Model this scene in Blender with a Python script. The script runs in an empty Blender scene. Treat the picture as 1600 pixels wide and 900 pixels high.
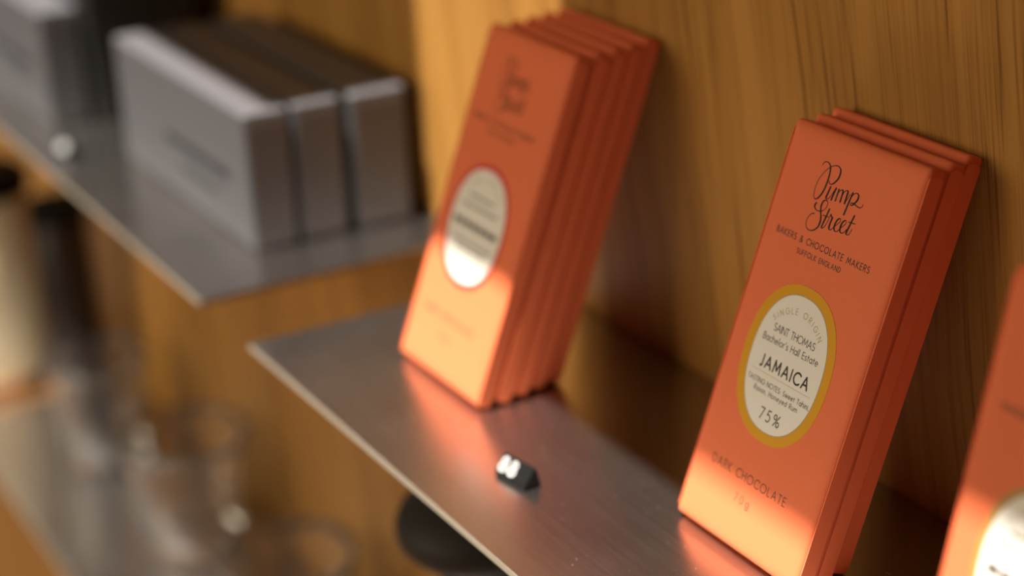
import bpy, bmesh, math, random
from mathutils import Vector, Matrix

random.seed(7)
scene = bpy.context.scene
MM = 0.001

# ------------------------------------------------------------------ camera
cam_data = bpy.data.cameras.new('camera')
cam = bpy.data.objects.new('camera', cam_data)
scene.collection.objects.link(cam)
scene.camera = cam
R_ = Vector((0.49926524, 0.8655181, -0.04015767))
U_ = Vector((-0.31094325, 0.22223921, 0.9240801))
F_ = Vector((-0.80873266, 0.44887431, -0.38008332))
rot = Matrix((R_, U_, -F_)).transposed().to_4x4()
cam.matrix_world = Matrix.Translation((0.79063765, -0.45088545, 0.36549811)) @ rot
cam_data.sensor_width = 36.0
cam_data.sensor_fit = 'HORIZONTAL'
cam_data.lens = 2948.2 / 1600 * 36.0
cam_data.clip_start = 0.01
cam_data.clip_end = 50
cam_data.dof.use_dof = True
cam_data.dof.focus_distance = 0.673
cam_data.dof.aperture_fstop = 3.6

# ------------------------------------------------------------------ light
SUN_E = 15.0
sun_data = bpy.data.lights.new('sun', 'SUN')
sun_data.energy = SUN_E
sun_data.angle = math.radians(1.6)
sun_data.color = (1.0, 0.94, 0.86)
sun = bpy.data.objects.new('sun', sun_data)
scene.collection.objects.link(sun)
sun_dir = Vector((0.10, 1.0, -3.9)).normalized()       # the way the light travels
sun.rotation_euler = sun_dir.to_track_quat('-Z', 'Y').to_euler()
sun.location = (0, -0.6, 2)

win_data = bpy.data.lights.new('window_light', 'AREA')
win_data.shape = 'RECTANGLE'
win_data.size = 1.1
win_data.size_y = 1.0
win_data.energy = 18.0
win_data.color = (1.0, 0.82, 0.58)
win = bpy.data.objects.new('window_light', win_data)
scene.collection.objects.link(win)
win.location = (-0.35, -1.85, 0.55)
win.rotation_euler = (Vector((0.2, 0, 0.0)) - Vector(win.location)).to_track_quat('-Z', 'Y').to_euler()

world = bpy.data.worlds.new('World')
scene.world = world
world.use_nodes = True
bg = world.node_tree.nodes['Background']
bg.inputs['Color'].default_value = (0.9, 0.95, 1.0, 1)
bg.inputs['Strength'].default_value = 0.015

scene.view_settings.view_transform = 'Standard'
scene.view_settings.look = 'None'
scene.view_settings.exposure = 0.0
scene.view_settings.gamma = 1.0
scene.view_settings.use_curve_mapping = False
try:
    scene.cycles.use_denoising = True
    scene.cycles.sample_clamp_indirect = 6.0
    scene.cycles.transparent_max_bounces = 16
    scene.cycles.max_bounces = 14
    scene.cycles.diffuse_bounces = 5
    scene.cycles.glossy_bounces = 6
    scene.cycles.transmission_bounces = 14
except Exception:
    pass

# ------------------------------------------------------------------ helpers
def link(name, me, mat=None, parent=None, smooth=False):
    o = bpy.data.objects.new(name, me)
    scene.collection.objects.link(o)
    if mat is not None and not me.materials:
        me.materials.append(mat)
    if smooth:
        for p in me.polygons:
            p.use_smooth = True
    if parent is not None:
        o.parent = parent
    return o


def mesh_from(name, verts, faces):
    me = bpy.data.meshes.new(name)
    me.from_pydata([tuple(c * MM for c in v) for v in verts], [], faces)
    me.update()
    return me


def tag(o, label=None, cat=None, group=None, kind=None):
    if label: o['label'] = label
    if cat: o['category'] = cat
    if group: o['group'] = group
    if kind: o['kind'] = kind
    return o


def empty(name, loc, rx=0.0, rz=0.0):
    o = bpy.data.objects.new(name, None)
    scene.collection.objects.link(o)
    o.empty_display_size = 0.01
    o.location = tuple(c * MM for c in loc)
    o.rotation_euler = (rx, 0, rz)
    return o


def copy_tree(o, parent=None):
    c = o.copy()
    scene.collection.objects.link(c)
    if parent is not None:
        c.parent = parent
    for ch in list(o.children):
        copy_tree(ch, c)
    return c


def box_mesh(name, x0, x1, y0, y1, z0, z1, bevel=0.0, seg=3):
    bm = bmesh.new()
    bmesh.ops.create_cube(bm, size=1.0)
    for v in bm.verts:
        v.co = Vector(((x0 + x1) / 2 + v.co.x * (x1 - x0), (y0 + y1) / 2 + v.co.y * (y1 - y0), (z0 + z1) / 2 + v.co.z * (z1 - z0))) * MM
    if bevel > 0:
        bmesh.ops.bevel(bm, geom=bm.edges[:], offset=bevel * MM, segments=seg, profile=0.5, affect='EDGES')
    me = bpy.data.meshes.new(name)
    bm.to_mesh(me)
    bm.free()
    return me


def lathe_mesh(name, profile, n=64, closed=False):
    """profile: (r, z) pairs, in mm, from the inside bottom round to the outside bottom"""
    verts, faces = [], []
    m = len(profile)
    for i in range(n):
        a = 2 * math.pi * i / n
        for r, z in profile:
            verts.append((r * math.cos(a), r * math.sin(a), z))
    for i in range(n):
        j = (i + 1) % n
        for k in range(m - 1 if not closed else m):
            k2 = (k + 1) % m
            faces.append((i * m + k, j * m + k, j * m + k2, i * m + k2))
    me = mesh_from(name, verts, faces)
    bm = bmesh.new()
    bm.from_mesh(me)
    bmesh.ops.remove_doubles(bm, verts=bm.verts[:], dist=1e-6)
    bmesh.ops.recalc_face_normals(bm, faces=bm.faces[:])
    bm.to_mesh(me)
    bm.free()
    return me


# ------------------------------------------------------------------ materials
def new_mat(name):
    m = bpy.data.materials.new(name)
    m.use_nodes = True
    nt = m.node_tree
    b = nt.nodes['Principled BSDF']
    return m, nt, b


def N(nt, t, **kw):
    n = nt.nodes.new(t)
    for k, v in kw.items():
        setattr(n, k, v)
    return n


def plain(name, col, rough=0.5, metal=0.0, noise=0.0, scale=400.0, bump=0.0, spec=0.5):
    m, nt, b = new_mat(name)
    b.inputs['Base Color'].default_value = (*col, 1)
    b.inputs['Roughness'].default_value = rough
    b.inputs['Metallic'].default_value = metal
    b.inputs['Specular IOR Level'].default_value = spec
    if noise or bump:
        tc = N(nt, 'ShaderNodeTexCoord')
        nz = N(nt, 'ShaderNodeTexNoise')
        nz.inputs['Scale'].default_value = scale
        nz.inputs['Detail'].default_value = 4
        nt.links.new(tc.outputs['Object'], nz.inputs['Vector'])
        if noise:
            mx = N(nt, 'ShaderNodeMix', data_type='RGBA')
            mx.inputs['A'].default_value = (*[c * (1 - noise) for c in col], 1)
            mx.inputs['B'].default_value = (*[min(1, c * (1 + noise)) for c in col], 1)
            nt.links.new(nz.outputs['Fac'], mx.inputs['Factor'])
            nt.links.new(mx.outputs['Result'], b.inputs['Base Color'])
        if bump:
            bp = N(nt, 'ShaderNodeBump')
            bp.inputs['Strength'].default_value = bump
            bp.inputs['Distance'].default_value = 0.0003
            nt.links.new(nz.outputs['Fac'], bp.inputs['Height'])
            nt.links.new(bp.outputs['Normal'], b.inputs['Normal'])
    return m


def wood(name, dark, mid, light, pore, slant=0.20, axis='Z', rough=0.5, scale=1.0, lit_edge=None):
    """oak veneer: broad tone bands, fine fibres and short dark pores along the grain"""
    m, nt, b = new_mat(name)
    tc = N(nt, 'ShaderNodeTexCoord')
    sep = N(nt, 'ShaderNodeSeparateXYZ')
    nt.links.new(tc.outputs['Object'], sep.inputs[0])
    along, across = ('Z', 'X') if axis == 'Z' else ('X', 'Y')
    ma = N(nt, 'ShaderNodeMath', operation='MULTIPLY_ADD')
    nt.links.new(sep.outputs[along], ma.inputs[0])
    ma.inputs[1].default_value = slant
    nt.links.new(sep.outputs[across], ma.inputs[2])
    cmb = N(nt, 'ShaderNodeCombineXYZ')
    nt.links.new(ma.outputs[0], cmb.inputs['X'])
    nt.links.new(sep.outputs[along], cmb.inputs['Y'])
    # slow wander of the grain
    wn = N(nt, 'ShaderNodeTexNoise')
    wn.inputs['Scale'].default_value = 5
    wn.inputs['Detail'].default_value = 1
    nt.links.new(tc.outputs['Object'], wn.inputs['Vector'])
    wsub = N(nt, 'ShaderNodeMath', operation='MULTIPLY_ADD')
    nt.links.new(wn.outputs['Fac'], wsub.inputs[0])
    wsub.inputs[1].default_value = 0.016
    nt.links.new(ma.outputs[0], wsub.inputs[2])
    nt.links.new(wsub.outputs[0], cmb.inputs['X'])

    def stretched(sx, sy, detail, rough_=0.55):
        mp = N(nt, 'ShaderNodeMapping')
        mp.inputs['Scale'].default_value = (sx * scale, sy * scale, 1)
        nt.links.new(cmb.outputs[0], mp.inputs['Vector'])
        nz = N(nt, 'ShaderNodeTexNoise')
        nz.inputs['Scale'].default_value = 1
        nz.inputs['Detail'].default_value = detail
        nz.inputs['Roughness'].default_value = rough_
        nt.links.new(mp.outputs[0], nz.inputs['Vector'])
        return nz

    band = stretched(38, 1.3, 2)
    fib = stretched(420, 6, 3)
    por = stretched(520, 9, 2)
    ramp = N(nt, 'ShaderNodeValToRGB')
    cr = ramp.color_ramp
    cr.elements[0].position = 0.28; cr.elements[0].color = (*dark, 1)
    cr.elements[1].position = 0.72; cr.elements[1].color = (*light, 1)
    e = cr.elements.new(0.5); e.color = (*mid, 1)
    addn = N(nt, 'ShaderNodeMath', operation='MULTIPLY_ADD')
    nt.links.new(fib.outputs['Fac'], addn.inputs[0])
    addn.inputs[1].default_value = 0.45
    mul = N(nt, 'ShaderNodeMath', operation='MULTIPLY')
    nt.links.new(band.outputs['Fac'], mul.inputs[0])
    mul.inputs[1].default_value = 0.60
    nt.links.new(mul.outputs[0], addn.inputs[2])
    nt.links.new(addn.outputs[0], ramp.inputs['Fac'])
    pr = N(nt, 'ShaderNodeMapRange')
    pr.inputs['From Min'].default_value = 0.54
    pr.inputs['From Max'].default_value = 0.66
    nt.links.new(por.outputs['Fac'], pr.inputs['Value'])
    # pores only inside the darker bands
    pb = N(nt, 'ShaderNodeMapRange')
    pb.inputs['From Min'].default_value = 0.62
    pb.inputs['From Max'].default_value = 0.44
    nt.links.new(band.outputs['Fac'], pb.inputs['Value'])
    pm = N(nt, 'ShaderNodeMath', operation='MULTIPLY')
    nt.links.new(pr.outputs[0], pm.inputs[0])
    nt.links.new(pb.outputs[0], pm.inputs[1])
    pk = N(nt, 'ShaderNodeMath', operation='MULTIPLY')
    pk.inputs[1].default_value = 0.75
    nt.links.new(pm.outputs[0], pk.inputs[0])
    mx = N(nt, 'ShaderNodeMix', data_type='RGBA')
    nt.links.new(pk.outputs[0], mx.inputs['Factor'])
    nt.links.new(ramp.outputs['Color'], mx.inputs['A'])
    mx.inputs['B'].default_value = (*pore, 1)
    if lit_edge is not None:  # brighter light on the wall's left part, painted into the wood colour
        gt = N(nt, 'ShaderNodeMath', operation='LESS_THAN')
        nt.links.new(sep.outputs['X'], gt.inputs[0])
        gt.inputs[1].default_value = lit_edge
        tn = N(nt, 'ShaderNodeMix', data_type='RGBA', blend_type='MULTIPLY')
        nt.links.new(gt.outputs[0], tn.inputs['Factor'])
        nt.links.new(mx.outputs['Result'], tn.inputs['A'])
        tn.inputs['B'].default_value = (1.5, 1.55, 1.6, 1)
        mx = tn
    nt.links.new(mx.outputs['Result'], b.inputs['Base Color'])
    b.inputs['Roughness'].default_value = rough
    b.inputs['Specular IOR Level'].default_value = 0.1
    bp = N(nt, 'ShaderNodeBump')
    bp.inputs['Strength'].default_value = 0.15
    bp.inputs['Distance'].default_value = 0.0004
    nt.links.new(fib.outputs['Fac'], bp.inputs['Height'])
    nt.links.new(bp.outputs['Normal'], b.inputs['Normal'])
    return m


def steel(name, col, rough, dust=True):
    """dull cold-rolled steel: fine brushing along the shelf and specks of dust"""
    m, nt, b = new_mat(name)
    b.inputs['Metallic'].default_value = 0.992
    tc = N(nt, 'ShaderNodeTexCoord')
    mp = N(nt, 'ShaderNodeMapping')
    mp.inputs['Scale'].default_value = (14, 900, 50)
    nt.links.new(tc.outputs['Object'], mp.inputs['Vector'])
    nz = N(nt, 'ShaderNodeTexNoise')
    nz.inputs['Scale'].default_value = 1
    nz.inputs['Detail'].default_value = 3
    nt.links.new(mp.outputs[0], nz.inputs['Vector'])
    cl = N(nt, 'ShaderNodeTexNoise')
    cl.inputs['Scale'].default_value = 18
    cl.inputs['Detail'].default_value = 3
    nt.links.new(tc.outputs['Object'], cl.inputs['Vector'])
    rr = N(nt, 'ShaderNodeMapRange')
    rr.inputs['To Min'].default_value = rough - 0.05
    rr.inputs['To Max'].default_value = rough + 0.06
    mixv = N(nt, 'ShaderNodeMath', operation='MULTIPLY_ADD')
    nt.links.new(nz.outputs['Fac'], mixv.inputs[0])
    mixv.inputs[1].default_value = 0.5
    half = N(nt, 'ShaderNodeMath', operation='MULTIPLY')
    half.inputs[1].default_value = 0.5
    nt.links.new(cl.outputs['Fac'], half.inputs[0])
    nt.links.new(half.outputs[0], mixv.inputs[2])
    nt.links.new(mixv.outputs[0], rr.inputs['Value'])
    nt.links.new(rr.outputs[0], b.inputs['Roughness'])
    mx = N(nt, 'ShaderNodeMix', data_type='RGBA')
    mx.inputs['A'].default_value = (*[c * 0.88 for c in col], 1)
    mx.inputs['B'].default_value = (*[c * 1.10 for c in col], 1)
    nt.links.new(mixv.outputs[0], mx.inputs['Factor'])
    nt.links.new(mx.outputs['Result'], b.inputs['Base Color'])
    if dust:
        vo = N(nt, 'ShaderNodeTexVoronoi', feature='F1')
        vo.inputs['Scale'].default_value = 330
        nt.links.new(tc.outputs['Object'], vo.inputs['Vector'])
        sp = N(nt, 'ShaderNodeSeparateColor')
        nt.links.new(vo.outputs['Color'], sp.inputs[0])
        sel = N(nt, 'ShaderNodeMath', operation='GREATER_THAN')
        nt.links.new(sp.outputs[0], sel.inputs[0])
        sel.inputs[1].default_value = 0.55
        rad = N(nt, 'ShaderNodeMath', operation='MULTIPLY')
        nt.links.new(sp.outputs[1], rad.inputs[0])
        rad.inputs[1].default_value = 0.10
        near = N(nt, 'ShaderNodeMath', operation='LESS_THAN')
        nt.links.new(vo.outputs['Distance'], near.inputs[0])
        nt.links.new(rad.outputs[0], near.inputs[1])
        both = N(nt, 'ShaderNodeMath', operation='MULTIPLY')
        nt.links.new(sel.outputs[0], both.inputs[0])
        nt.links.new(near.outputs[0], both.inputs[1])
        fleck = N(nt, 'ShaderNodeBsdfDiffuse')
        fleck.inputs['Color'].default_value = (0.20, 0.16, 0.13, 1)
        ms = N(nt, 'ShaderNodeMixShader')
        out = nt.nodes['Material Output']
        nt.links.new(both.outputs[0], ms.inputs['Fac'])
        nt.links.new(b.outputs[0], ms.inputs[1])
        nt.links.new(fleck.outputs[0], ms.inputs[2])
        nt.links.new(ms.outputs[0], out.inputs['Surface'])
    bp = N(nt, 'ShaderNodeBump')
    bp.inputs['Strength'].default_value = 0.015
    bp.inputs['Distance'].default_value = 0.0002
    nt.links.new(nz.outputs['Fac'], bp.inputs['Height'])
    nt.links.new(bp.outputs['Normal'], b.inputs['Normal'])
    return m


M_OAK = wood('oak_veneer', (0.225, 0.103, 0.021), (0.355, 0.172, 0.039), (0.44, 0.225, 0.057), (0.095, 0.039, 0.008), lit_edge=-0.583)
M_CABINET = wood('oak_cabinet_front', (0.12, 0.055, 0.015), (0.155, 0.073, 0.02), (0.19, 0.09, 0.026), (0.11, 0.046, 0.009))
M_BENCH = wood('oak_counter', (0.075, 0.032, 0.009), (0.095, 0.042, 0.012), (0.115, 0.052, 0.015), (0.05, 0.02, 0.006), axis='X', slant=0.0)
M_STEEL = steel('dull_steel', (0.48, 0.45, 0.42), 0.25)
M_PAPER = plain('coral_paper', (0.78, 0.180, 0.073), 0.66, noise=0.05, scale=900, bump=0.12, spec=0.18)
M_INK = plain('dark_brown_ink', (0.022, 0.012, 0.010), 0.55)
M_INK_SOFT = plain('faded_ink', (0.16, 0.05, 0.03), 0.6)
M_CREAM = plain('cream_label_paper', (0.80, 0.765, 0.69), 0.6, noise=0.02, scale=700, spec=0.3)
M_YELLOW = plain('yellow_label_border', (0.66, 0.32, 0.010), 0.55, spec=0.2)
M_EDGE = plain('raw_steel_edge', (0.32, 0.285, 0.225), 0.5, noise=0.06, scale=300, spec=0.4)
M_SHADE_BROWN = plain('shade_dark_brown', (0.016, 0.008, 0.005), 0.5)
M_RED = plain('red_label_border', (0.62, 0.045, 0.035), 0.45)
M_OCHRE = plain('ochre_label_border', (0.42, 0.24, 0.05), 0.45)
M_TAN = plain('tan_print', (0.42, 0.30, 0.15), 0.5)
M_LINE = plain('grey_gold_edge', (0.36, 0.29, 0.13), 0.4)
M_GREY = plain('grey_card', (0.088, 0.087, 0.095), 0.42, noise=0.04, scale=300, spec=0.5)
M_GREYDARK = plain('grey_print', (0.035, 0.034, 0.036), 0.5)
M_SHADOW_BLACK = plain('shadow_black', (0.010, 0.009, 0.008), 0.5)
M_BLACK = plain('black_plastic', (0.006, 0.006, 0.006), 0.6, spec=0.12)
M_CHAR = plain('charcoal_plastic', (0.030, 0.028, 0.026), 0.6, spec=0.25)
M_WHITE = plain('white_print', (0.85, 0.86, 0.84), 0.5)
M_BEIGE = plain('beige_enamel', (0.88, 0.78, 0.54), 0.4, noise=0.03, scale=60)
M_BASE = plain('brown_base_band', (0.30, 0.12, 0.035), 0.45)
m, nt, b = new_mat('clear_glass')
b.inputs['Base Color'].default_value = (0.97, 0.975, 0.97, 1)
b.inputs['Roughness'].default_value = 0.02
b.inputs['Transmission Weight'].default_value = 0.97
b.inputs['IOR'].default_value = 1.47
M_GLASS = m

# ------------------------------------------------------------------ the setting
SH = 342.0          # one shelf to the next
DEP = 158.0         # shelf depth
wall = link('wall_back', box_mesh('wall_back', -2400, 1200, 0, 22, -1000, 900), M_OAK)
tag(wall, 'oak veneered wall behind the steel shelves', 'wall', kind='structure')
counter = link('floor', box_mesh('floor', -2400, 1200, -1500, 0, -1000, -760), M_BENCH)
tag(counter, 'brown wooden floor below the shelves', 'floor', kind='structure')


def shelf(x0, x1, z, label):
    o = link('steel_shelf', box_mesh('steel_shelf', 0, x1 - x0, -DEP, 0, -3.0, 0, 0.25, 2), M_STEEL)
    o.location = (x0 * MM, -0.0001, z * MM)
    e = link('front_edge', box_mesh('front_edge', 0.1, x1 - x0 - 0.1, -DEP - 0.12, -DEP + 0.02, -2.95, -0.05), M_EDGE, o)
    tag(e, 'raw pale front edge')
    tag(o, label, 'shelf', 'thin steel shelves on the oak wall')
    return o


shelf(0, 680, 0, 'steel shelf carrying the orange chocolate bars')
shelf(-1500, -65, 0, 'steel shelf carrying the slim grey boxes')
shelf(-738, -65, -SH, 'lower steel shelf carrying the glass tumblers')
shelf(-1490, -753, -SH, 'lower steel shelf under the beige canister')
shelf(0, 680, -SH, 'lower steel shelf under the black stand, mostly out of view')
shelf(33, 680, SH, 'steel shelf high above the orange chocolate bars')
shelf(-1500, -122, SH, 'steel shelf high above the slim grey boxes')

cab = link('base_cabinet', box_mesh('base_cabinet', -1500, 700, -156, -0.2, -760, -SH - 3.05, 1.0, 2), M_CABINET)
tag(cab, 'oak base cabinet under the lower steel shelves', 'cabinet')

# ------------------------------------------------------------------ lettering: a single-stroke geometric sans
def arc(cx, cy, rx, ry, a0, a1, n=14):
    return [(cx + rx * math.cos(math.radians(a0 + (a1 - a0) * i / n)), cy + ry * math.sin(math.radians(a0 + (a1 - a0) * i / n))) for i in range(n + 1)]


X_ = 0.64   # x-height
GL = {
    ' ': (0.30, []),
    'A': (0.74, [[(0, 0), (0.37, 1), (0.74, 0)], [(0.13, 0.33), (0.61, 0.33)]]),
    'B': (0.50, [[(0, 0), (0, 1), (0.24, 1)] + arc(0.24, 0.765, 0.21, 0.235, 90, -90) + [(0, 0.53)], [(0.24, 0.53)] + arc(0.26, 0.265, 0.24, 0.265, 90, -90) + [(0, 0)]]),
    'C': (0.76, [arc(0.47, 0.5, 0.47, 0.5, 45, 315, 20)]),
    'D': (0.66, [[(0, 0), (0, 1), (0.18, 1)] + arc(0.18, 0.5, 0.48, 0.5, 90, -90, 18) + [(0, 0)]]),
    'E': (0.44, [[(0.44, 1), (0, 1), (0, 0), (0.44, 0)], [(0, 0.52), (0.40, 0.52)]]),
    'F': (0.42, [[(0.42, 1), (0, 1), (0, 0)], [(0, 0.52), (0.38, 0.52)]]),
    'G': (0.84, [arc(0.47, 0.5, 0.47, 0.5, 48, 360, 20) + [(0.56, 0.5)]]),
    'H': (0.62, [[(0, 0), (0, 1)], [(0.62, 0), (0.62, 1)], [(0, 0.52), (0.62, 0.52)]]),
    'I': (0.04, [[(0.02, 0), (0.02, 1)]]),
    'J': (0.32, [[(0.30, 1), (0.30, 0.2)] + arc(0.12, 0.2, 0.18, 0.2, 0, -110, 8)]),
    'K': (0.56, [[(0, 0), (0, 1)], [(0.52, 1), (0.02, 0.48), (0.56, 0)]]),
    'L': (0.42, [[(0, 1), (0, 0), (0.42, 0)]]),
    'M': (0.86, [[(0, 0), (0.10, 1), (0.43, 0.2), (0.76, 1), (0.86, 0)]]),
    'N': (0.66, [[(0, 0), (0, 1), (0.66, 0), (0.66, 1)]]),
    'O': (0.98, [arc(0.49, 0.5, 0.49, 0.5, 0, 360, 28)]),
    'P': (0.50, [[(0, 0), (0, 1), (0.24, 1)] + arc(0.24, 0.74, 0.26, 0.26, 90, -90) + [(0, 0.48)]]),
    'R': (0.52, [[(0, 0), (0, 1), (0.24, 1)] + arc(0.24, 0.74, 0.25, 0.26, 90, -90) + [(0, 0.48)], [(0.22, 0.48), (0.52, 0)]]),
    'S': (0.48, [arc(0.25, 0.755, 0.22, 0.245, 40, 260, 12) + arc(0.24, 0.255, 0.24, 0.255, 80, -140, 14)]),
    'T': (0.52, [[(0, 1), (0.52, 1)], [(0.26, 1), (0.26, 0)]]),
    'U': (0.60, [[(0, 1), (0, 0.3)] + arc(0.30, 0.3, 0.30, 0.3, 180, 360) + [(0.60, 1)]]),
    '&': (0.64, [[(0.64, 0), (0.14, 0.70)] + arc(0.29, 0.81, 0.17, 0.19, 200, -30, 12) + [(0.10, 0.42)] + arc(0.24, 0.24, 0.24, 0.24, 130, 300, 12) + [(0.60, 0.42)]]),
    '%': (0.86, [[(0.74, 1), (0.12, 0)], arc(0.20, 0.78, 0.18, 0.22, 0, 360, 16), arc(0.66, 0.22, 0.18, 0.22, 0, 360, 16)]),
    '0': (0.54, [arc(0.27, 0.5, 0.27, 0.5, 0, 360, 24)]),
    '5': (0.50, [[(0.46, 1), (0.12, 1), (0.06, 0.56)] + arc(0.20, 0.32, 0.29, 0.32, 110, -130, 16)]),
    '7': (0.50, [[(0, 1), (0.50, 1), (0.14, 0)]]),
    '8': (0.54, [arc(0.27, 0.76, 0.20, 0.24, 0, 360, 20), arc(0.27, 0.26, 0.26, 0.26, 0, 360, 20)]),
    "'": (0.06, [[(0.05, 1.02), (0.0, 0.78)]]),
    ',': (0.08, [[(0.07, 0.06), (0.0, -0.16)]]),
    ':': (0.06, [[(0.03, 0.03), (0.03, 0.06)], [(0.03, 0.50), (0.03, 0.53)]]),
    'a': (0.56, [arc(0.28, X_ / 2, 0.28, X_ / 2, 0, 360, 22), [(0.56, X_), (0.56, 0)]]),
    'c': (0.46, [arc(0.30, X_ / 2, 0.30, X_ / 2, 50, 310, 16)]),
    'd': (0.56, [arc(0.28, X_ / 2, 0.28, X_ / 2, 0, 360, 22), [(0.56, 1.06), (0.56, 0)]]),
    'e': (0.56, [[(0.02, X_ / 2), (0.56, X_ / 2)] + arc(0.28, X_ / 2, 0.28, X_ / 2, 0, 310, 20)]),
    'g': (0.56, [arc(0.28, X_ / 2, 0.28, X_ / 2, 0, 360, 22), [(0.56, X_), (0.56, -0.10)] + arc(0.29, -0.10, 0.27, 0.22, 0, -150, 10)]),
    'h': (0.46, [[(0, 1.06), (0, 0)], [(0, X_ - 0.23)] + arc(0.23, X_ - 0.23, 0.23, 0.23, 180, 0) + [(0.46, 0)]]),
    'i': (0.04, [[(0.02, X_), (0.02, 0)], [(0.02, 0.88), (0.02, 0.91)]]),
    'l': (0.04, [[(0.02, 1.06), (0.02, 0)]]),
    'm': (0.80, [[(0, X_), (0, 0)], [(0, X_ - 0.2)] + arc(0.20, X_ - 0.2, 0.20, 0.2, 180, 0) + [(0.40, 0)], [(0.40, X_ - 0.2)] + arc(0.60, X_ - 0.2, 0.20, 0.2, 180, 0) + [(0.80, 0)]]),
    'n': (0.46, [[(0, X_), (0, 0)], [(0, X_ - 0.23)] + arc(0.23, X_ - 0.23, 0.23, 0.23, 180, 0) + [(0.46, 0)]]),
    'o': (0.62, [arc(0.31, X_ / 2, 0.31, X_ / 2, 0, 360, 22)]),
    'r': (0.26, [[(0, X_), (0, 0)], [(0, X_ - 0.2)] + arc(0.22, X_ - 0.2, 0.22, 0.2, 180, 70, 8)]),
    's': (0.34, [arc(0.18, X_ * 0.75, 0.15, X_ * 0.25, 40, 260, 10) + arc(0.17, X_ * 0.255, 0.17, X_ * 0.255, 80, -140, 12)]),
    't': (0.28, [[(0.12, 0.88), (0.12, 0.0)], [(0, X_), (0.28, X_)]]),
    'u': (0.46, [[(0, X_), (0, 0.23)] + arc(0.23, 0.23, 0.23, 0.23, 180, 360) + [(0.46, X_)], [(0.46, X_), (0.46, 0)]]),
    'w': (0.76, [[(0, X_), (0.19, 0), (0.38, X_), (0.57, 0), (0.76, X_)]]),
    'y': (0.50, [[(0, X_), (0.25, 0)], [(0.50, X_), (0.14, -0.28)]]),
}


class Ink:
    """collects pen strokes on a face (u to the right, v up, mm) and makes one mesh of them"""
    def __init__(self):
        self.v, self.f = [], []

    def disc(self, u, v, r, n=10):
        i = len(self.v)
        for k in range(n):
            a = 2 * math.pi * k / n
            self.v.append((u + r * math.cos(a), v + r * math.sin(a)))
        self.f.append(tuple(range(i, i + n)))

    def stroke(self, pts, w):
        ws = w if isinstance(w, (list, tuple)) else [w] * len(pts)
        for (p, q), (a, b) in zip(zip(pts, pts[1:]), zip(ws, ws[1:])):
            dx, dy = q[0] - p[0], q[1] - p[1]
            L = math.hypot(dx, dy)
            if L < 1e-6:
                continue
            nx, ny = -dy / L, dx / L
            i = len(self.v)
            self.v += [(p[0] + nx * a / 2, p[1] + ny * a / 2), (p[0] - nx * a / 2, p[1] - ny * a / 2),
                       (q[0] - nx * b / 2, q[1] - ny * b / 2), (q[0] + nx * b / 2, q[1] + ny * b / 2)]
            self.f.append((i, i + 1, i + 2, i + 3))
        for p, a in zip(pts, ws):
            self.disc(p[0], p[1], a / 2)

    def text(self, s, u0, u1, vc, cap, w, squash=1.0):
        """letters between u0 and u1, centred on height vc; the space between letters takes up the slack"""
        k = cap * squash
        adv = [GL[c][0] * k for c in s]
        gap = (u1 - u0 - sum(adv)) / max(1, len(s) - 1)
        if gap < 0.12 * cap:                     # tight line: narrow the letters instead
            t = (u1 - u0 - 0.16 * cap * (len(s) - 1)) / sum(adv)
            k *= t
            adv = [a * t for a in adv]
            gap = 0.16 * cap
        u = u0
        for c, a in zip(s, adv):
            for pl in GL[c][1]:
                self.stroke([(u + x * k, vc - cap / 2 + y * cap) for x, y in pl], w)
            u += a + gap

    def text_arc(self, s, cu, cv, R, a0, a1, cap, w):
        adv = [GL[c][0] * cap for c in s]
        span = math.radians(a0 - a1) * R
        gap = (span - sum(adv)) / (len(s) - 1)
        d = 0.0
        for c, a in zip(s, adv):
            mid = math.radians(a0) - (d + a / 2) / R
            ux, uy = math.sin(mid), -math.cos(mid)       # reading direction
            ox, oy = cu + R * math.cos(mid), cv + R * math.sin(mid)
            for pl in GL[c][1]:
                self.stroke([(ox + ux * (x * cap - a / 2) + math.cos(mid) * y * cap, oy + uy * (x * cap - a / 2) + math.sin(mid) * y * cap) for x, y in pl], w)
            d += a + gap

    def mesh(self, name, y):
        return mesh_from(name, [(u, y, v) for u, v in self.v], self.f)


def smooth_line(pts, n=6):
    if len(pts) < 3:
        return pts
    out = []
    P = [pts[0]] + list(pts) + [pts[-1]]
    for i in range(1, len(P) - 2):
        p0, p1, p2, p3 = P[i - 1], P[i], P[i + 1], P[i + 2]
        for k in range(n):
            t = k / n
            out.append(tuple(0.5 * (2 * p1[j] + (p2[j] - p0[j]) * t + (2 * p0[j] - 5 * p1[j] + 4 * p2[j] - p3[j]) * t * t + (3 * p1[j] - p0[j] - 3 * p2[j] + p3[j]) * t ** 3) for j in range(2)))
    out.append(pts[-1])
    return out


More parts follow.
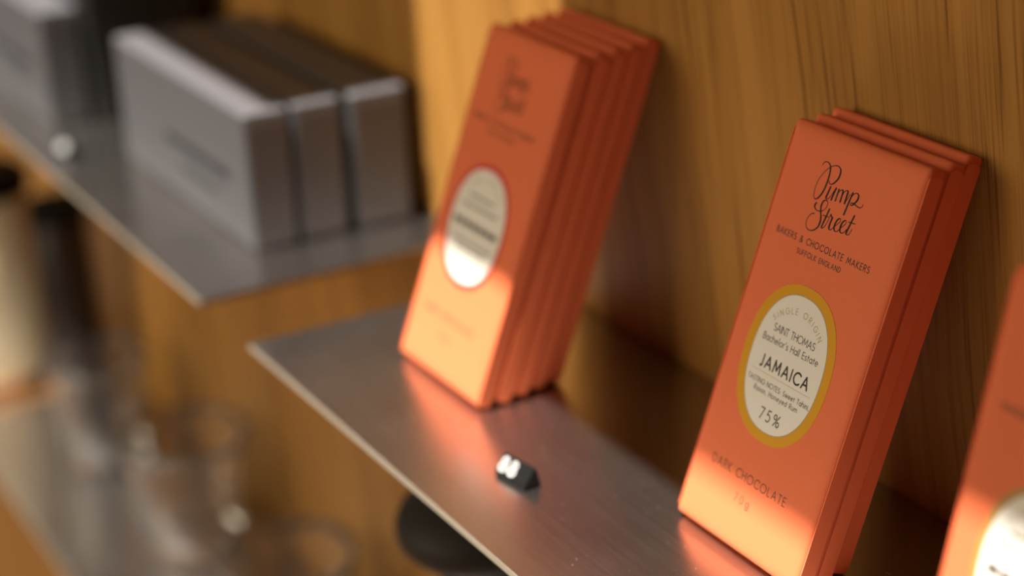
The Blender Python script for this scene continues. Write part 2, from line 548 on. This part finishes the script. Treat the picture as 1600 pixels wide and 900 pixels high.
LOGO = [
    [(22.15, 146.49), (22.58, 147.54), (23.79, 148.23), (25.43, 147.99), (26.71, 146.71), (27.24, 144.42), (27.34, 142.01), (27.09, 139.29), (26.4, 136.85), (25.18, 134.87), (23.86, 134.0), (22.86, 134.54), (22.25, 136.09), (22.04, 138.49), (22.55, 141.09), (23.79, 143.67), (25.28, 145.71), (27.02, 147.2), (29.01, 148.14), (30.78, 148.22), (32.2, 147.39), (32.6, 145.89), (32.37, 144.21), (31.35, 142.51), (30.08, 141.35), (28.92, 141.23), (28.24, 141.65), (28.18, 142.16)] ,
    [(29.81, 140.26), (29.47, 138.13), (29.1, 136.32), (29.41, 135.67), (30.39, 135.91), (31.35, 137.37), (32.17, 139.5)] ,
    [(32.81, 140.57), (32.4, 138.35), (32.05, 136.02)] ,
    [(34.39, 140.53), (34.25, 136.37)] ,
    [(34.35, 138.7), (34.95, 140.0), (35.86, 140.75), (36.69, 140.5), (36.85, 136.59)] ,
    [(36.8, 139.0), (37.43, 140.46), (38.31, 141.24), (39.22, 141.09), (39.25, 138.49), (39.3, 136.73)] ,
    [(39.3, 136.73), (40.03, 138.71), (40.68, 140.5)] ,
    [(41.79, 141.3), (41.22, 137.45), (40.66, 132.94)] ,
    [(41.72, 139.92), (42.81, 141.39), (44.07, 141.82), (45.09, 141.16), (45.15, 139.78), (44.35, 138.35), (43.38, 137.27), (42.51, 136.98), (42.32, 137.64), (43.62, 138.02), (45.28, 137.62), (46.86, 137.36), (47.93, 137.59), (48.45, 138.34), (48.51, 138.95)] ,
    [(25.14, 132.86), (24.63, 131.85), (25.36, 130.83), (26.99, 130.4), (29.2, 130.92), (30.66, 132.37), (31.06, 134.11), (30.32, 135.04), (29.23, 135.01), (28.3, 134.13), (28.01, 132.41), (28.64, 130.56), (29.6, 128.79), (30.01, 126.87), (29.59, 124.9), (28.15, 123.37), (26.34, 122.61), (24.36, 122.84), (23.09, 124.19), (22.87, 125.98), (23.64, 127.65), (24.71, 128.67), (25.78, 128.9)] ,
    [(32.71, 132.56), (32.05, 128.78), (31.48, 125.59), (32.07, 125.24), (32.87, 126.01), (33.66, 127.96)] ,
    [(30.42, 129.65), (33.56, 129.84)] ,
    [(33.66, 127.96), (34.08, 129.91), (34.23, 131.13), (34.95, 130.37), (35.55, 130.14), (35.24, 128.22), (35.3, 126.41), (35.9, 125.78), (36.83, 126.14), (37.61, 127.31)] ,
    [(37.61, 127.31), (38.81, 128.6), (39.86, 129.8), (39.93, 130.79), (39.06, 130.86), (38.09, 129.6), (37.76, 127.76), (38.27, 126.41), (39.33, 126.08), (40.3, 126.7), (40.97, 127.83)] ,
    [(40.97, 127.83), (41.99, 128.82), (42.92, 130.03), (42.97, 131.05), (42.18, 131.09), (41.2, 129.88), (40.94, 128.02), (41.45, 126.68), (42.52, 126.44), (43.53, 127.07), (44.28, 128.38)] ,
    [(46.1, 133.98), (45.34, 130.55), (44.66, 127.33), (45.09, 126.66), (46.04, 126.91), (46.6, 128.0), (46.93, 129.18)] ,
    [(44.2, 131.09), (47.71, 131.41)] ,
]



def logo_ink(ink):
    for pl in LOGO:
        s = smooth_line(pl)
        ws = []
        for i in range(len(s)):
            a, b_ = s[max(0, i - 1)], s[min(len(s) - 1, i + 1)]
            dx, dy = b_[0] - a[0], b_[1] - a[1]
            L = math.hypot(dx, dy) or 1
            ws.append(0.36 + 0.48 * max(0.0, -dy / L) ** 1.5)
        ink.stroke(s, ws)


# ------------------------------------------------------------------ chocolate bars
BW, BH, BT = 74.3, 159.6, 9.05


def rounded_rect(x0, x1, z0, z1, r, n=5):
    pts = []
    for cx, cz, a in ((x1 - r, z1 - r, 0), (x0 + r, z1 - r, 90), (x0 + r, z0 + r, 180), (x1 - r, z0 + r, 270)):
        for i in range(n + 1):
            t = math.radians(a + 90 * i / n)
            pts.append((cx + r * math.cos(t), cz + r * math.sin(t)))
    return pts


def wrapper_mesh(T):
    """a paper-wrapped slab: soft pillowed face, rounded long edges; local x = width, z = height, -y = front"""
    layers = [(11, 0.0), (7, 0.05), (4.2, 0.16), (2.4, 0.36), (1.3, 0.72), (0.55, 1.3), (0.12, 2.1), (0, 3.0),
              (0, T - 2.6), (0.15, T - 1.6), (0.6, T - 0.8), (1.4, T - 0.3), (3, T - 0.06), (6, T)]
    verts, faces = [], []
    m = None
    for ins, d in layers:
        ring = rounded_rect(ins, BW - ins, ins, BH - ins, 1.1 + 0.12 * ins)
        m = len(ring)
        verts += [(x, -T + d, z) for x, z in ring]
    for k in range(len(layers) - 1):
        for i in range(m):
            j = (i + 1) % m
            faces.append((k * m + i, k * m + j, (k + 1) * m + j, (k + 1) * m + i))
    faces.append(tuple(range(m))[::-1])
    faces.append(tuple((len(layers) - 1) * m + i for i in range(m)))
    me = mesh_from('wrapper', verts, faces)
    bm = bmesh.new()
    bm.from_mesh(me)
    bmesh.ops.recalc_face_normals(bm, faces=bm.faces[:])
    bm.to_mesh(me)
    bm.free()
    return me


def flap_mesh(T, side):
    """the folded paper tongue on a narrow side: a thin leaf with round shoulders just below the top edge"""
    t = 0.32
    pts = []
    z1, z0 = BH - 2.6, 3.0
    for i in range(9):
        a = math.pi * i / 8
        pts.append((-T / 2 + (T / 2 - 1.1) * math.cos(a), z1 - 1.6 + 1.6 * math.sin(a)))
    pts += [(-T + 1.1, z0), (-1.1, z0)]
    x = BW if side > 0 else 0.0
    n = len(pts)
    verts = [(x - side * 0.1, y, z) for y, z in pts] + [(x + side * t, y * 0.98 - T * 0.01, z) for y, z in pts]
    faces = [tuple(range(n)), tuple(range(n, 2 * n))] + [(i, (i + 1) % n, (i + 1) % n + n, i + n) for i in range(n)]
    me = mesh_from('side_flap', verts, faces)
    bm = bmesh.new(); bm.from_mesh(me)
    bmesh.ops.recalc_face_normals(bm, faces=bm.faces[:])
    bm.to_mesh(me); bm.free()
    return me


def oval_ring(cu, cv, a, b_, n=96, p=2.25):
    out = []
    for i in range(n):
        t = 2 * math.pi * i / n
        c, s = math.cos(t), math.sin(t)
        out.append((cu + a * math.copysign(abs(c) ** (2 / p), c), cv + b_ * math.copysign(abs(s) ** (2 / p), s)))
    return out


def oval_mesh(name, cu, cv, a, b_, y0, y1):
    r = oval_ring(cu, cv, a, b_)
    n = len(r)
    verts = [(u, y0, v) for u, v in r] + [(u, y1, v) for u, v in r]
    faces = [tuple(range(n, 2 * n))] + [(i, (i + 1) % n, (i + 1) % n + n, i + n) for i in range(n)] + [tuple(range(n))[::-1]]
    me = mesh_from(name, verts, faces)
    bm = bmesh.new(); bm.from_mesh(me)
    bmesh.ops.recalc_face_normals(bm, faces=bm.faces[:])
    bm.to_mesh(me); bm.free()
    return me


WRAP = wrapper_mesh(BT)
FLAPR, FLAPL = flap_mesh(BT, 1), flap_mesh(BT, -1)
for me_ in (WRAP,):
    for p_ in me_.polygons:
        p_.use_smooth = True


def bar(X, yb, th, label, group, rz=0.0):
    root = empty('chocolate_bar', (X, yb, 0.02), -th, rz)
    tag(root, label, 'chocolate bar', group)
    link('wrapper', WRAP, M_PAPER, root)
    link('side_flap', FLAPR, M_PAPER, root)
    link('side_flap', FLAPL, M_PAPER, root)
    return root


def brand_print(root, body_text=True):
    ink = Ink()
    logo_ink(ink)
    link('printed_logo', ink.mesh('printed_logo', -BT - 0.03), M_INK, root)
    ink = Ink()
    ink.text('BAKERS & CHOCOLATE MAKERS', 8.8, 61.5, 118.4, 2.3, 0.36)
    ink.text('SUFFOLK ENGLAND', 22.7, 47.6, 113.9, 1.85, 0.30)
    link('printed_address', ink.mesh('printed_address', -BT - 0.02), M_INK, root)
    ink = Ink()
    ink.text('DARK CHOCOLATE', 12.5, 57.0, 27.6, 3.3, 0.33)
    ink.text('70g', 30.3, 39.1, 18.9, 3.1, 0.27)
    link('printed_weight', ink.mesh('printed_weight', -BT - 0.02), M_INK, root)


def sticker(root, border_mat, border_name, outer, inner, cv, edge=True):
    st = link('label_sticker', oval_mesh('label_sticker', 35.3, cv, outer[0], outer[1], -BT + 0.02, -BT - 0.10), border_mat, root)
    tag(st, border_name)
    if edge:
        link('label_edge', oval_mesh('label_edge', 35.3, cv, inner[0] + 0.38, inner[1] + 0.38, -BT, -BT - 0.115), M_LINE, st)
    fc = link('label_face', oval_mesh('label_face', 35.3, cv, inner[0], inner[1], -BT, -BT - 0.13), M_CREAM, st)
    return st


YI = -BT - 0.145


def scribble_lines(ink, rows):
    """rows of small print too blurred in the photograph to read: a few short dashes per row"""
    rnd = random.Random(3)
    for u0, u1, v, w in rows:
        u = u0
        while u < u1:
            L = rnd.uniform(1.4, 3.6)
            ink.stroke([(u, v), (min(u1, u + L), v)], w)
            u += L + w * 0.9 + 0.5


GM = 'coral chocolate bars in the sharp middle stack'
GB = 'coral chocolate bars in the blurred stack at the shelf end'
GR = 'coral chocolate bars in the stack cut by the picture edge'


def stack_y(th, n, i):
    """back-bottom edge of bar i of n (0 = front): the last one leans on the wall"""
    return -BH * math.sin(th) - 0.6 - (n - 1 - i) * (BT + 0.06) / math.cos(th)


# middle stack
th = 0.359
mid = [bar(253.5, stack_y(th, 3, 0), th, 'coral chocolate bar with yellow-bordered oval JAMAICA label, front of its stack', GM)]
brand_print(mid[0])
st = sticker(mid[0], M_YELLOW, 'yellow-bordered oval label', (24.7, 30.3), (20.2, 26.3), 72.9)
ink = Ink(); ink.text_arc('SINGLE ORIGIN', 35.3, 75.3, 16.9, 139, 41, 2.2, 0.27)
link('label_arc_text', ink.mesh('label_arc_text', YI), M_TAN, st)
ink = Ink()
ink.text('SAINT THOMAS', 23.6, 47.3, 84.3, 2.75, 0.32)
ink.text("Bachelor's Hall Estate", 19.3, 51.3, 79.6, 2.5, 0.31)
ink.text('JAMAICA', 21.9, 49.8, 70.8, 4.4, 0.76)
ink.text('TASTING NOTES: Sweet Tahini,', 17.7, 53.8, 63.3, 1.85, 0.26)
ink.text('Raisin, Honeyed Rum', 22.8, 48.3, 60.3, 1.85, 0.26)
ink.text('75%', 30.0, 41.6, 52.7, 4.2, 0.50)
link('label_text', ink.mesh('label_text', YI), M_INK, st)
ink = Ink(); ink.stroke([(18, 66.7), (52.7, 66.7)], 0.17)
link('label_rule', ink.mesh('label_rule', YI), M_TAN, st)
mid.append(bar(252.9, stack_y(th, 3, 1), th, 'coral chocolate bar directly behind the JAMAICA bar, middle of its stack', GM))
mid.append(bar(250.7, stack_y(th, 3, 2), th, 'coral chocolate bar against the wall, rearmost behind the JAMAICA bar', GM))

# blurred stack near the shelf's end
th = 0.366
names = ['coral chocolate bar with thin red-bordered oval label, front of the blurred stack',
         'second coral bar, right behind the red-bordered label bar in the blurred stack',
         'third coral bar from the front of the blurred stack of five',
         'fourth coral bar from the front of the blurred stack of five',
         'rearmost coral bar of the blurred stack of five, touching the wall']
back = [bar(55.1 + dx, stack_y(th, 5, i), th, nm, GB) for i, (nm, dx) in enumerate(zip(names, (0, 0.6, -1.2, -3.0, -5.0)))]
brand_print(back[0])
st = sticker(back[0], M_RED, 'red-bordered oval label', (25.2, 28.6), (22.6, 26.0), 71.6, edge=False)
ink = Ink(); ink.text_arc('SINGLE ORIGIN', 35.3, 75.3, 16.9, 139, 41, 2.2, 0.27)
link('label_arc_text', ink.mesh('label_arc_text', YI), M_TAN, st)
ink = Ink()
scribble_lines(ink, [(24, 46, 84.3, 1.0), (20, 50, 79.7, 1.0), (17, 53, 71.2, 2.6), (19, 52, 63.3, 0.8), (23, 48, 60.3, 0.8), (30, 41, 52.7, 1.4)])
link('label_text', ink.mesh('label_text', YI), M_INK, st)

# stack cut off by the right edge
th = 0.2389
nr = 8
names = ['coral chocolate bar with ochre-bordered oval label, front of the stack cut by the right edge']
ords = ['second', 'third', 'fourth', 'fifth', 'sixth', 'seventh']
names += ['%s coral bar from the front of the stack cut by the right edge' % w for w in ords]
names += ['rearmost coral bar of the stack cut by the right edge, against the wall']
right = [bar(416.2 + (0.8 if i % 2 else 0), stack_y(th, nr, i), th, nm, GR) for i, nm in enumerate(names)]
brand_print(right[0])
st = sticker(right[0], M_OCHRE, 'ochre-bordered oval label', (23.4, 30.0), (20.9, 27.5), 71.6, edge=False)
ink = Ink(); ink.text_arc('SINGLE ORIGIN', 35.3, 75.3, 16.9, 139, 41, 2.2, 0.27)
link('label_arc_text', ink.mesh('label_arc_text', YI), M_TAN, st)
ink = Ink()
scribble_lines(ink, [(24, 46, 84.3, 1.0), (20, 50, 79.7, 1.0), (19, 51, 71.0, 2.6), (19, 52, 63.3, 0.8), (30, 41, 52.7, 1.4)])
link('label_text', ink.mesh('label_text', YI), M_INK, st)

# ------------------------------------------------------------------ price blocks
def price_block(X, Y, rz, label, s):
    L, D, H = 20.0, 8.5, 8.4
    prof = [(-D / 2, 0), (-D / 2, 2.4), (0.9, H), (2.0, H), (D / 2, 0)]
    n = len(prof)
    verts = [(0, y, z) for y, z in prof] + [(L, y, z) for y, z in prof]
    faces = [tuple(range(n)), tuple(range(n, 2 * n))[::-1]] + [(i, i + n, (i + 1) % n + n, (i + 1) % n) for i in range(n)]
    me = mesh_from('body', verts, faces)
    bm = bmesh.new(); bm.from_mesh(me)
    bmesh.ops.recalc_face_normals(bm, faces=bm.faces[:])
    bmesh.ops.bevel(bm, geom=bm.edges[:], offset=0.35 * MM, segments=2, affect='EDGES')
    bm.to_mesh(me); bm.free()
    root = empty('price_block', (X, Y, 0.02), 0, rz)
    tag(root, label, 'price tag', 'black price blocks on the shelves')
    link('body', me, M_BLACK, root)
    ink = Ink()
    ink.text(s, 1.4, 11.2, 3.9, 5.6, 1.15, squash=1.3)
    # lay the digits on the sloping front
    p0, p1 = Vector((0, prof[1][0], prof[1][1])), Vector((0, prof[2][0], prof[2][1]))
    d = (p1 - p0).normalized()
    nrm = Vector((0, -d.z, d.y))
    verts = []
    for u, v in ink.v:
        q = p0 + d * (v - 0.1) + nrm * 0.05
        verts.append((u, q.y, q.z))
    dg = link('digits', mesh_from('digits', verts, ink.f), M_WHITE, root)
    tag(dg, 'white digits')
    return root


price_block(183.0, -121.5, math.radians(8), 'small black price block with white digits between the two orange stacks', '88')
price_block(-352, -140.0, math.radians(8), 'small blurred price block with white digits between the grey boxes', '88')

# ------------------------------------------------------------------ slim grey boxes
def carton(L, T, H, mat, root):
    me = box_mesh('carton', 0, L, -T, 0, 0, H, 2.6, 4)
    o = link('carton', me, mat, root, smooth=False)
    return o


def grey_box(Xr, yf, T, label, L=207, H=78, text=False, mat=None, grp='slim grey boxes filed on the steel shelf'):
    root = empty('slim_box', (Xr - L, yf + T, 0.02))
    tag(root, label, 'box', grp)
    carton(L, T, H, mat or M_GREY, root)
    lid = link('end_flap', box_mesh('end_flap', L - 0.2, L + 0.35, -T + 2.4, -2.4, 5, H - 6, 0.15, 1), mat or M_GREY, root)
    if text:
        ink = Ink()
        scribble_lines(ink, [(84, 176, 36, 6.0), (104, 160, 22, 3.0)])
        pr = link('printed_text', ink.mesh('printed_text', -T - 0.05), M_GREYDARK, root)
    return root


grey_box(-111, -108.5, 26.5, 'front slim grey box beside the gap, its top edge bright in sun', text=True)
grey_box(-111, -79.5, 28.0, 'slim grey box in the middle of the three filed together')
grey_box(-110, -46.5, 34.0, 'slim grey box nearest the wall, rearmost of the three filed together')
grey_box(-408, -129, 27.0, 'slim grey box at the top left corner, before the dark box', text=True)
grey_box(-400, -99, 74.0, 'tall black box widened to stand in for the deep shadow behind the far grey box', H=112, mat=M_SHADOW_BLACK, grp='dark shadow-filling box beside the grey boxes')  # black box made wide enough to fill the shadowed wall area

# ------------------------------------------------------------------ glass tumblers on the lower shelf
def tumbler(X, Y, rt, rb, h, label):
    wall_t, base_t = 2.2, 9.0
    prof = [(0.0, base_t)]
    prof += [(rb - 6, base_t), (rb - 3.4, base_t + 1.2), (rb - wall_t, base_t + 4)]
    n = 8
    for i in range(1, n + 1):
        t = i / n
        prof.append((rb - wall_t + (rt - rb) * t ** 0.85, base_t + 4 + (h - base_t - 5) * t))
    prof += [(rt - wall_t * 0.75, h - 0.3), (rt - wall_t / 2, h), (rt - wall_t * 0.2, h - 0.4)]
    for i in range(n, -1, -1):
        t = i / n
        prof.append((rb + (rt - rb) * t ** 0.85, 3 + (h - 4.5) * t))
    prof += [(rb - 0.8, 0.9), (rb - 3, 0.0), (0.0, 0.0)]
    me = lathe_mesh('tumbler', prof, 72)
    o = link('glass_tumbler', me, M_GLASS, None, smooth=True)
    o.location = (X * MM, Y * MM, (-SH + 0.05) * MM)
    tag(o, label, 'glass', 'clear glass tumblers on the lower shelf')
    return o


tumbler(-590, -72, 41, 33, 95, 'blurred clear glass tumbler farthest left, next to the beige canister')
tumbler(-415, -62, 46, 37, 95, 'blurred clear glass tumbler in the middle of the three')
tumbler(-211, -70, 46, 37, 95, 'blurred clear glass tumbler at the bottom, nearest the black stand')

# ------------------------------------------------------------------ beige canister with a black lid
root = empty('canister', (-800, -98, -SH + 0.05))
tag(root, 'beige canister with black lid and brown base at far left', 'canister')
link('body', lathe_mesh('body', [(0, 12), (44, 12), (45, 13), (45, 176), (44, 178), (0, 178)], 64), M_BEIGE, root, True)
link('base', lathe_mesh('base', [(0, 0), (44.5, 0), (46, 1.5), (46, 12), (45, 13), (0, 13)], 64), M_BASE, root, True)
link('lid', lathe_mesh('lid', [(0, 178), (46, 178), (47, 179.5), (47, 194), (45, 197), (12, 198), (10, 199), (10, 206), (8, 208), (0, 208)], 64), M_BLACK, root, True)

# ------------------------------------------------------------------ black round-headed stand under the near shelf
root = empty('black_stand', (81, -78, -SH + 0.05))
tag(root, 'black stand with wide round head, half hidden below the steel shelf edge', 'stand')
link('stem', lathe_mesh('stem', [(0, 0), (24, 0), (26, 1.5), (27, 8), (24, 90), (22, 200), (22, 244), (0, 244)], 64), M_BLACK, root, True)
link('head', lathe_mesh('head', [(0, 244), (30, 244), (39, 247), (43, 252), (43.5, 258), (41, 265), (30, 271), (12, 274), (0, 274.5)], 64), M_CHAR, root, True)

# ------------------------------------------------------------------ dark cylinder added to stand in for the shade beside the canister
root = empty('shade_cylinder', (-711, -54, -SH + 0.05))
tag(root, 'dark cylinder added as the deep shade right of the beige canister', 'cylinder')
link('body', lathe_mesh('body', [(0, 0), (23, 0), (24, 1), (24, 168), (23, 169), (0, 169)], 64), M_SHADE_BROWN, root, True)
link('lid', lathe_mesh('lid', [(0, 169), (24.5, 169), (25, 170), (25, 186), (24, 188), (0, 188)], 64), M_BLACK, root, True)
